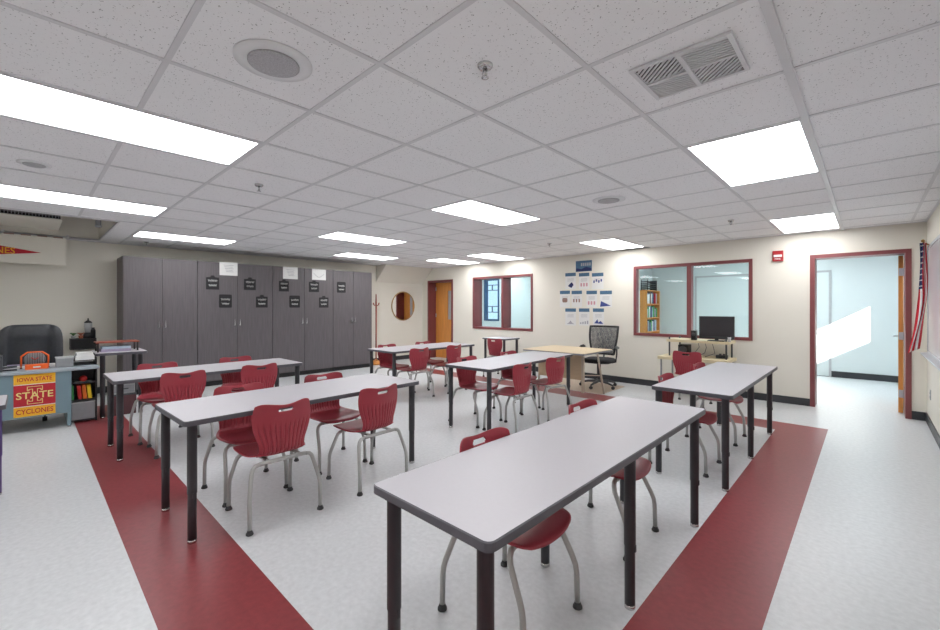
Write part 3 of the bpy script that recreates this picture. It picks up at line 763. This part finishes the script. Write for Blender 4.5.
J = q_+[(-a, b) for a, b in q_[::-1]]
MB().prism([(yc+a, zc+b) for a, b in J], .0056, .0062, 'x').build('letter', 'ban_red', t)
text_mb('STATE', .29, .075, face_x(.0075, yc, zc)).build('state_lettering', 'cream_letter', t)
text_mb('IOWA STATE', .27, .045, face_x(.0055, yc, z1-.055)).build('top_lettering', 'ban_red', t)
text_mb('CYCLONES', .29, .055, face_x(.0055, yc, z0+.055)).build('bottom_lettering', 'ban_red', t)

# black leather executive chair
t = thing('executive_chair', 'black padded leather office chair behind the blue desk', 'office chair', (-7.77, .035, 0), 0)
def pad(name, cx, cy, cz, sx, sy, sz, nexp, parent, m='leather', tuft=None):
    def fn(u, v):
        a = (u-.5)*PI; b = v*2*PI
        c = lambda q, e: math.copysign(abs(q)**e, q)
        x = c(math.cos(a), nexp)*c(math.cos(b), nexp); y = c(math.cos(a), nexp)*c(math.sin(b), nexp); z = c(math.sin(a), nexp)
        p = Vector((cx+sx*x, cy+sy*y, cz+sz*z))
        if tuft: p += tuft(x, y, z)
        return p
    g = MB().grid(fn, 28, 40); bmesh.ops.remove_doubles(g.bm, verts=g.bm.verts, dist=1e-5)
    return g.build(name, m, parent, smooth=True)
def tf(x, y, z):
    d = 0
    for ty, tz in ((-.45, .25), (.45, .25), (-.45, -.45), (.45, -.45)):
        d -= .09*math.exp(-((y-ty)**2+(z-tz)**2)/.03)
    d -= .055*math.exp(-((abs(y)-.58)**2)/.006)
    return Vector((d if x > 0 else 0, 0, 0))
pad('backrest', -.12, 0, .80, .085, .298, .375, .42, t, 'leather', tf)
pad('seat', .14, 0, .50, .27, .29, .07, .5, t)
for s in (-1, 1):
    a = MB().tube([(-.05, s*.30, .48), (-.05, s*.33, .52), (-.02, s*.335, .66), (.10, s*.335, .69), (.24, s*.33, .68)], .016, 10).build('arm', 'black', t)
    MB().box(-.04, .24, s*.33-.035, s*.33+.035, .685, .715, .01).build('arm_pad', 'leather', a)
MB().cyl(.12, 0, .12, .44, .028).box(-.1, -.06, -.04, .04, .44, .60).build('column', 'black', t)
m = MB()
for k in range(5):
    a = 2*PI*k/5+.35; ex, ey = .12+.33*math.cos(a), .33*math.sin(a)
    m.tube([(.12, 0, .12), (.12+.2*math.cos(a), .2*math.sin(a), .105), (ex, ey, .075)], [.03, .022, .015], 8)
    MB().lathe([(.026, ey-.022), (.028, ey-.018), (.028, ey+.018), (.026, ey+.022)], ex, .028, 14, 'y').cyl(ex, ey, .04, .08, .008, 8).build('caster', 'rubber', t)
m.build('star_base', 'black', t)

# things on the desk
def simple(name, label, cat, loc, parts, rz=0, group=None):
    t_ = thing(name, label, cat, loc, rz, group)
    for nm, mb_, m_ in parts: mb_.build(nm, m_, t_)
    return t_
simple('grey_box', 'small grey box with a lid on the right of the blue desk', 'box', (-6.98, .305, ZD), [('body', MB().box(-.08, .08, -.075, .075, 0, .10, .004), 'grey_plastic'), ('lid', MB().box(-.085, .085, -.08, .08, .10, .115, .003), 'lt_grey')])
simple('orange_case', 'bright orange case on the blue desk, under the wire clock', 'case', (-6.93, .075, ZD), [('body', MB().box(-.05, .05, -.095, .095, 0, .055, .006), 'orange'), ('clasp', MB().box(.05, .055, -.03, .03, .02, .035), 'white')])
m = MB(); m.tube([(0, -.11, .0), (0, -.11, .14), (0, -.06, .185), (0, .06, .185), (0, .11, .14), (0, .11, 0)], .009, 8)
m2 = MB(); m2.lathe([(.002, -.004), (.085, -.004), (.09, 0), (.085, .004), (.002, .004)], 0, .10, 30, 'x')
m3 = MB()
for k in range(9): m3.tube([(.009, -.08+.02*k, .10-math.sqrt(max(0, .0072-(-.08+.02*k)**2))), (.009, -.08+.02*k, .10+math.sqrt(max(0.0001, .0072-(-.08+.02*k)**2)))], .0025, 5)
m4 = MB(); m4.tube([(.012, -.03, .125), (.012, 0, .098), (.012, .03, .12)], .005, 6)
m5 = MB().box(-.02, .02, -.12, -.10, 0, .01).box(-.02, .02, .10, .12, 0, .01)
simple('wire_clock', 'orange framed round wire ornament standing on the blue desk', 'ornament', (-7.045, .06, ZD), [('frame', m, 'orange'), ('disc', m2, 'grey_plastic'), ('wires', m3, 'dark_grey'), ('mark', m4, 'folder_red'), ('feet', m5, 'black')])
simple('paper_stack', 'white papers lying on the blue desk behind the orange case', 'papers', (-7.14, .02, ZD), [('sheets', MB().box(-.05, .10, -.2, .22, 0, .03), 'white'), ('folder', MB().box(-.05, .05, -.18, .1, .03, .04), 'lilac')])
simple('desk_clutter', 'small dark stapler near the left of the blue desk', 'stapler', (-6.92, -.16, ZD), [('base', MB().box(-.02, .02, -.08, .08, 0, .015), 'black'), ('arm', MB().prism([(-.08, .02), (.08, .035), (.08, .055), (-.08, .045)], -.015, .015, 'x'), 'dark_grey')])
simple('desk_organiser', 'dark grey organiser box cut off by the left picture edge', 'organiser', (-6.95, -.28, ZD), [('body', MB().box(-.12, .12, -.10, .09, 0, .17, .004), 'dark_grey'), ('slots', MB().box(-.1, .1, -.09, .08, .17, .175), 'black')])
simple('letter_tray', 'black letter tray with white papers at the right end of the blue desk', 'tray', (-7.12, .485, ZD), [('tray', MB().box(-.15, .15, -.11, .11, 0, .012).box(-.15, .15, -.11, -.10, .012, .09).box(-.15, .15, .10, .11, .012, .09).box(-.15, .15, -.11, .11, .05, .06), 'black'), ('papers', MB().box(-.13, .14, -.085, .09, .06, .11).box(-.12, .13, -.07, .08, .11, .145), 'white')])

# open bookcase under the desk end
t = thing('open_bookcase', 'small black open bookcase beside the blue desk leg', 'bookcase', (-7.06, .47, 0))
MB().box(-.13, .13, -.125, -.110, 0, .65).box(-.13, .13, .110, .125, 0, .65).box(-.13, -.115, -.11, .11, 0, .65).build('side', 'black', t)
for z in (.02, .265, .47, .635): MB().box(-.115, .13, -.11, .11, z, z+.015).build('shelf', 'black', t)
simple('storage_bin', 'grey fabric bin on the lowest shelf of the black bookcase', 'bin', (-7.055, .47, .035), [('body', MB().box(-.11, .12, -.105, .105, 0, .20, .006), 'grey_plastic'), ('rim', MB().box(-.112, .123, -.108, .108, .20, .212), 'lt_grey')])
for k, (c, nm) in enumerate((('folder_green', 'green'), ('folder_red', 'dark red'), ('folder_orange', 'orange'), ('folder_yellow', 'yellow'))):
    y = -.10+.045*k+(0 if k == 0 else .01)
    simple('folder', nm+' folder standing on the middle shelf of the black bookcase', 'folder', (-7.05, .47+y, .28), [('cover', MB().prism([(0, 0), (.014 if k == 0 else .034, 0), (.014 if k == 0 else .020, .165), (-.003 if k == 0 else -.014, .165)], -.09, .10, 'x'), c)], 0, 'coloured folders')
simple('tape_ball', 'bright red ball on the upper shelf of the black bookcase', 'ball', (-6.99, .47, .485), [('ball', MB().lathe([(.001, 0), (.022, .004), (.036, .02), (.04, .036), (.034, .055), (.02, .068), (.001, .073)]), 'folder_red'), ('stand', MB().box(-.02, .02, -.075, .075, -.0, .008), 'grey_plastic')])

# tall table: riser with trays
t = thing('desk_riser', 'wood topped riser on black posts on the tall table', 'riser', (-7.25, .82, .82))
MB().box(-.14, .14, -.22, .22, .115, .128).build('top', 'cherry', t)
for x in (-.12, .12):
    for y in (-.2, .2): MB().cyl(x, y, 0, .115, .010, 10).build('post', 'black', t)
simple('paper_tray', 'stack of lilac and pale blue papers under the wooden riser', 'papers', (-7.24, .80, .82), [('lower_papers', MB().box(-.11, .11, -.15, .15, 0, .035), 'lilac'), ('upper_papers', MB().box(-.10, .10, -.14, .15, .035, .065), 'paleblue_paper')])
# boxes under the tall table
simple('drawer_box', 'light grey plastic drawer box on top of the dark red box', 'box', (-7.2, .86, .27), [('body', MB().box(-.16, .16, -.11, .12, 0, .24, .005), 'lt_grey'), ('drawer', MB().box(.16, .17, -.10, .11, .02, .11).box(.16, .17, -.10, .11, .125, .22), 'grey_plastic'), ('handle', MB().box(.17, .18, -.04, .05, .06, .075).box(.17, .18, -.04, .05, .17, .185), 'dark_grey')])
simple('red_box', 'dark red box on the floor under the tall table', 'box', (-7.2, .86, 0), [('body', MB().box(-.17, .17, -.12, .13, 0, .25, .005), mat('dark_red_card', srgb(92, 58, 62), .6, noise=(20, .05))), ('lid', MB().box(-.175, .175, -.125, .135, .25, .27), 'dark_grey')])
# wall shelf
t = thing('wall_shelf', 'black box shelf on the wall above the blue desk', 'shelf', (XL, .60, .74))
MB().box(.001, .22, -.15, .15, 0, .012).box(.001, .22, -.15, .15, .158, .17).box(.001, .22, -.15, -.138, .012, .158).box(.001, .22, .138, .15, .012, .158).box(.001, .01, -.138, .138, .012, .158).build('carcass', 'black', t)
MB().box(.21, .218, -.136, .136, .014, .156).build('front', 'slot', t)
for k, (y, c) in enumerate(((.49, 'green'), (.575, 'terracotta'))):
    s_ = MB(); r = random.Random(k)
    for q in range(9):
        a = q*.7; s_.tube([(0, 0, .04), (.02*math.cos(a), .02*math.sin(a), .07+.01*r.random()), (.045*math.cos(a), .045*math.sin(a), .075+.02*r.random())], [.004, .009, .002], 5)
    simple('small_plant', ['small green plant on the black wall shelf', 'small plant with a reddish tone on the black wall shelf'][k], 'plant', (XL+.12, y, .91), [('pot', MB().lathe([(.022, 0), (.032, .045), (.028, .045)]), 'terracotta' if k else 'lt_grey'), ('leaves', s_, c)])
simple('blender', 'black and clear blender jar with a pointed lid on the wall shelf', 'blender', (XL+.12, .66, .91), [('base', MB().lathe([(.06, 0), (.058, .06), (.04, .09)]), 'black'), ('jar', MB().lathe([(.038, .09), (.05, .19), (.048, .24)]), 'lt_grey'), ('lid', MB().lathe([(.05, .24), (.04, .26), (.012, .28), (.008, .31), (.001, .315)]), 'black')])
simple('thermos', 'black thermos next to the blender on the wall shelf', 'flask', (XL+.15, .715, .91), [('body', MB().lathe([(.03, 0), (.03, .12), (.022, .14)]), 'black'), ('cap', MB().lathe([(.02, .14), (.02, .165), (.001, .167)]), 'dark_grey')])

# ------------------------------------------------------------------ coat rack and mirror
t = thing('coat_rack', 'slim reddish wooden coat rack between cabinets and mirror', 'coat rack', (-8.72, 5.86, 0))
MB().lathe([(.02, .04), (.016, .3), (.016, 1.2), (.02, 1.5), (.012, 1.68), (.016, 1.7), (.001, 1.72)], seg=14).build('pole', 'cherry', t)
m = MB()
for k in range(4):
    a = k*PI/2+.3; m.tube([(0, 0, 1.42), (.07*math.cos(a), .07*math.sin(a), 1.45), (.10*math.cos(a), .10*math.sin(a), 1.50)], .008, 8)
m.build('hooks', 'cherry', t)
m = MB()
for k in range(4):
    a = k*PI/2+.3; m.tube([(0, 0, .12), (.12*math.cos(a), .12*math.sin(a), .06), (.2*math.cos(a), .2*math.sin(a), .016)], .014, 8)
m.lathe([(.001, 0), (.15, 0), (.15, .05), (.12, .075), (.03, .09), (.001, .09)], seg=24); m.build('base', 'oak', t)
t = thing('wall_mirror', 'oval looking round mirror with a thin brass frame', 'mirror', (XL, 6.93, 1.425))
rr = .385
MB().lathe([(rr-.024, .010), (rr-.022, .0165), (rr, .018), (rr+.005, .010), (rr, .001), (rr-.02, .001), (rr-.024, .010)], 0, 0, 56, 'x').build('frame', 'brass', t)
MB().prism([((rr-.0245)*math.cos(2*PI*k/64), (rr-.0245)*math.sin(2*PI*k/64)) for k in range(64)], .002, .0155, 'x').build('mirror_glass', 'mirror', t)

# ------------------------------------------------------------------ tan teacher desk, chair, mat
simple('chair_mat', 'beige chair mat on the floor under the mesh chair', 'mat', (-3.72, 6.83, 0), [('mat_sheet', MB().prism(rrect(-.62, .62, -.50, .42, .06), .0005, .004), 'mat_tan')])
ZM = .70
t = thing('work_desk', 'pale maple topped desk with a tan front panel by the back wall', 'desk', (-3.66, 6.22, 0))
MB().prism(rrect(-.55, .58, -.50, .46, .02), ZM-.028, ZM-.001).build('desk_top', 'maple', t)
e = MB().prism(rrect(-.554, .584, -.504, .464, .022), ZM-.030, ZM-.008); e.build('edge_band', 'grey_plastic', t)
MB().box(-.52, .31, -.085, -.065, .22, ZM-.03).build('front_panel', 'tan', t)
MB().box(.31, .345, -.09, -.045, .02, ZM-.03).build('post', 'putty', t)
for P in ([(.53, .02, ZM-.03), (.57, .17, .0)], [(-.5, .36, ZM-.03), (-.52, .40, 0)], [(-.5, -.07, ZM-.03), (-.52, -.07, 0)]):
    MB().tube(P, .016, 12).build('leg', 'putty', t)
MB().tube([(.33, -.06, .30), (.555, .11, .30)], .009, 8).build('cross_rail', 'putty', t)

t = thing('mesh_office_chair', 'black mesh backed swivel chair behind the maple desk', 'office chair', (-3.42, 6.88, 0), math.radians(-172))
# local +y = front
def mesh_back(u, v):
    s = (v-.5)*2; w_ = .19+.05*math.sin(min(1, u*1.3)*PI/2)+.012*u
    return (w_*s, -.27-.06*u+.05*s*s+.03*math.sin(u*PI), .56+.49*u)
m = MB()
m.grid(mesh_back, 44, 44, skip=lambda u, v: int(u*44) % 2 == 1 and int(v*44) % 2 == 1); bk = m.build('back_mesh', 'dark_grey', t)
md = bk.modifiers.new('thickness', 'SOLIDIFY'); md.thickness = .004
m = MB()
edge = [mesh_back(0, q/6) for q in range(7)]+[mesh_back(q/10, 1) for q in range(1, 11)]+[mesh_back(1, 1-q/8) for q in range(1, 9)]+[mesh_back(1-q/10, 0) for q in range(1, 11)]
m.tube(edge+[edge[0]], .018, 8)
m.build('back_frame', 'black', t)
m = MB()
for k in range(-2, 3):
    m.tube([(k*.05+.03*math.sin(q*1.1+k), -.30-.055*q/8+.03*math.sin(q/8*PI)+.5*(k*.05)**2, .62+.38*q/8) for q in range(9)], .006, 6)
m.build('back_ribs', 'grey_plastic', t)
pad('seat', 0, 0, .47, .25, .25, .045, .5, t, 'fabric')
for s in (-1, 1):
    a = MB().tube([(s*.22, 0, .44), (s*.29, 0, .46), (s*.30, -.02, .60), (s*.30, -.02, .69)], .013, 8).build('arm', 'black', t)
    MB().tube([(s*.30, -.12, .69), (s*.30, -.05, .705), (s*.30, .06, .70), (s*.30, .12, .68)], [.018, .026, .026, .018], 10).build('arm_pad', 'black', a)
MB().cyl(0, 0, .10, .43, .022).cyl(0, 0, .22, .40, .034).tube([(0, -.05, .44), (0, -.24, .45), (0, -.30, .60)], .016, 8).build('column', 'dark_grey', t)
m = MB()
for k in range(5):
    a = 2*PI*k/5+.2; ex, ey = .31*math.cos(a), .31*math.sin(a)
    m.tube([(0, 0, .115), (ex*.6, ey*.6, .10), (ex, ey, .072)], [.028, .02, .014], 8)
    MB().lathe([(.025, ey-.02), (.028, ey-.016), (.028, ey+.016), (.025, ey+.02)], ex, .033, 14, 'y').cyl(ex, ey, .04, .08, .007, 8).build('caster', 'rubber', t)
m.build('star_base', 'dark_grey', t)

# ------------------------------------------------------------------ computer cart
t = thing('computer_cart', 'ivory two level computer cart on grey posts under the wide window', 'cart', (-1.90, 7.22, 0))
MB().prism(rrect(-.47, .415, -.13, .31, .02), .845, .885).build('upper_shelf', 'ivory', t)
MB().prism(rrect(-.55, .43, -.30, .31, .02), .575, .62).build('lower_shelf', 'ivory', t)
for x, y in ((-.50, -.26), (.38, -.26), (-.50, .27), (.38, .27)): MB().cyl(x, y, .05, .575, .014, 10).cyl(x, y, 0, .05, .022, 10).build('leg', 'grey_plastic', t)
for x, y in ((-.43, -.09), (-.38, .26), (.37, -.09), (.37, .26)): MB().cyl(x, y, .62, .92, .013, 10).build('post', 'dark_grey', t)
MB().box(-.50, .38, .255, .285, .12, .17).build('cross_bar', 'ivory', t)
m = MB()
for k in range(3):
    x = .1*k-.05; m.tube([(x, .05, .845), (x+.02, .05, .77), (x-.05+.04*k, .08, .68), (x-.1, .06, .625)], .004, 6)
m.build('cables', 'dark_grey', t)
t = thing('monitor', 'dark flat computer monitor on top of the ivory cart', 'monitor', (-1.665, 7.16, .885))
MB().box(-.235, .235, -.02, .02, .035, .375, .006).build('casing', 'black', t)
MB().box(-.22, .22, -.0212, -.020, .075, .36).build('screen', 'screen', t)
MB().box(-.11, .11, -.06, .10, 0, .012, .004).box(-.025, .025, .005, .03, .012, .09).build('stand', 'black', t)
simple('desk_speaker', 'small black desk speaker beside the monitor', 'speaker', (-1.975, 7.16, .885), [('cabinet', MB().box(-.035, .035, -.04, .05, 0, .15, .008), 'black'), ('cone', MB().lathe([(.001, -.043), (.025, -.043), (.027, -.04)], 0, .09, 18, 'y'), 'dark_grey')])
simple('subwoofer', 'black speaker box on the lower shelf of the ivory cart', 'speaker', (-2.17, 7.36, .62), [('cabinet', MB().box(-.075, .075, -.09, .09, 0, .17, .006), 'black'), ('cone', MB().lathe([(.001, -.094), (.055, -.094), (.06, -.09)], 0, .09, 22, 'y'), 'dark_grey')])
simple('power_strip', 'black cable box at the right of the ivory cart lower shelf', 'power strip', (-1.60, 7.26, .62), [('body', MB().box(-.09, .06, -.04, .04, 0, .05, .006), 'black'), ('plug', MB().box(-.05, -.02, -.02, .01, .05, .07).box(.0, .03, -.02, .01, .05, .07), 'dark_grey')])
simple('cup', 'little pale cup beside the right of the monitor', 'cup', (-1.49, 7.13, .885), [('cup_body', MB().lathe([(.018, 0), (.024, .07), (.021, .07), (.016, .006), (.001, .006)]), 'lt_grey')])

# ------------------------------------------------------------------ back wall details
t = thing('fire_alarm', 'red fire alarm strobe on the cream wall left of the doorway', 'fire alarm', (-.965, YB, 2.07))
MB().box(-.065, .065, -.035, 0, 0, .155, .008).build('housing', 'alarm', t)
MB().box(-.05, .05, -.045, -.035, .062, .095, .004).build('strobe', 'white', t)
text_mb('FIRE', .07, .022, face_ny(0, -.0358, .035)).build('lettering', 'white', t)

# right wall: whiteboard with tray, outlet, flag
t = thing('whiteboard', 'glossy whiteboard with aluminium tray on the right wall', 'whiteboard', (XR, 5.0, .86))
MB().box(-.012, -.001, -3.0, 2.30, .02, 1.22).build('surface', 'board', t)
MB().box(-.018, -.001, -3.02, 2.32, 1.22, 1.25).box(-.018, -.001, 2.30, 2.32, 0, 1.22).box(-.018, -.001, -3.02, -3.0, 0, 1.22).box(-.018, -.001, -3.0, 2.30, 0, .02).build('frame', 'alu', t)
MB().prism([(-.001, 0), (-.075, -.012), (-.08, 0), (-.075, .004), (-.02, .010), (-.001, .02)], -2.9, 2.25, 'y').build('tray', 'alu', t)
simple('wall_outlet', 'grey outlet plate low on the right wall', 'outlet', (XR, 7.17, .33), [('plate', MB().box(-.006, -.0005, -.04, .04, 0, .115, .002), 'lt_grey'), ('socket', MB().box(-.008, -.006, -.015, .015, .02, .045).box(-.008, -.006, -.015, .015, .065, .09), 'grey_plastic')])
# flag hanging from a short pole
t = thing('wall_flag', 'red white and navy flag drooping from a pole by the whiteboard', 'flag', (.478, 7.30, 0))
MB().tube([(.042, 0, 2.13), (.0, -.01, 2.15), (-.02, -.14, 2.165)], .009, 10).build('pole', 'brass', t)
MB().lathe([(.001, 2.15), (.014, 2.155), (.018, 2.167), (.010, 2.182), (.001, 2.185)], -.021, -.155).build('finial', 'brass', t)
def flag_fn(u0, u1):
    def fn(u, v):
        z = 2.15-1.30*v
        g = u0+(u1-u0)*u
        spread = .062+.035*v*v
        x = -.012+(g-.5)*spread*1.0-.19*max(0, v-.45)**1.4
        y = -.09+.022*math.sin(g*13+v*1.5)*(1-.3*v)+.03*(g-.5)
        return (x+.006*math.sin(v*9+g*5), y, z+.06*g*v)
    return fn
st = MB(); n = 5
for k in range(n):
    st.mi = k % 2
    if k < 2:
        st.grid(lambda u, v, k=k: flag_fn(k/n, (k+1)/n)(u, .42+.58*v), 6, 20)
    else: st.grid(flag_fn(k/n, (k+1)/n), 6, 34)
st.mi = 0
o = st.build('stripes', ['flag_red', 'white_cloth'], t); md = o.modifiers.new('thickness', 'SOLIDIFY'); md.thickness = .002
cn = MB()
cn.grid(lambda u, v: flag_fn(0, 2/n)(u, .42*v), 14, 16)
o = cn.build('canton', 'navy', t); md = o.modifiers.new('thickness', 'SOLIDIFY'); md.thickness = .002
m = MB()
for r in range(8):
    for c in range(3):
        p = Vector(flag_fn(0, 2/n)(.2+.3*c, .42*(r+.5)/8)); a = PI/5
        vs = []
        for q in range(10):
            rad = .011 if q % 2 == 0 else .0045
            vs.append((p.x+rad*math.cos(q*a+.3), p.z+rad*math.sin(q*a+.3)))
        m.prism(vs, p.y-.004, p.y-.002, 'y')
m.build('stars', 'white_cloth', t)

# ------------------------------------------------------------------ bookcase beyond the wide window
t = thing('tall_bookcase', 'orange oak bookcase in the office seen through the wide window', 'bookcase', (-3.87, 10.42, 0))
m = MB(); m.box(-.12, .10, -.42, -.40, 0, 1.80).box(-.12, .10, .40, .42, 0, 1.80).box(-.12, -.105, -.40, .40, 0, 1.80); m.build('side', 'oak', t)
for z in (.05, .45, .80, 1.13, 1.46, 1.78): MB().box(-.105, .10, -.40, .40, z, z+.02).build('shelf', 'oak', t)
bc = ['paleblue_paper', 'white', 'navy', 'folder_green', 'flag_red', 'lilac', 'blue_head', 'tan_ink', 'dark_grey']
nmz = {.82: 'lowest visible', 1.15: 'middle', 1.48: 'top'}
cname = {'paleblue_paper': 'pale blue', 'white': 'white', 'navy': 'navy', 'folder_green': 'green', 'flag_red': 'red', 'lilac': 'lilac', 'blue_head': 'slate blue', 'tan_ink': 'brown', 'dark_grey': 'dark grey'}
ORD = ['first', 'second', 'third', 'fourth', 'fifth', 'sixth', 'seventh', 'eighth', 'ninth', 'tenth', 'eleventh', 'twelfth', 'thirteenth', 'fourteenth', 'fifteenth', 'sixteenth', 'seventeenth', 'eighteenth']
rb = random.Random(9)
for z in (.82, 1.15, 1.48):
    y = -.36; nb = 0
    while y < .30:
        nb += 1
        w_ = rb.uniform(.035, .06); hh = rb.uniform(.2, .28); c = rb.choice(bc)
        b_ = MB().box(-.08, .07, 0, w_-.002, 0, hh).build('book', c)
        b_.location = (-3.87, 10.42+y, z)
        tag(b_, cname[c]+' book, '+ORD[nb-1]+' from the left, '+nmz[z]+' shelf of the orange office bookcase', 'book', 'books in the office bookcase')
        y += w_+(.04 if rb.random() < .15 else .001)
simple('wire_basket', 'dark wire basket rack standing on the orange office bookcase', 'rack', (-3.87, 10.40, 1.80), [('wires', (lambda m: [m.box(-.08, .08, -.3, .3, .05*k, .05*k+.012) for k in range(5)] and m.box(-.08, -.07, -.3, -.28, 0, .25).box(.07, .08, -.3, -.28, 0, .25).box(-.08, .08, .28, .3, 0, .25))(MB()), 'dark_grey')])
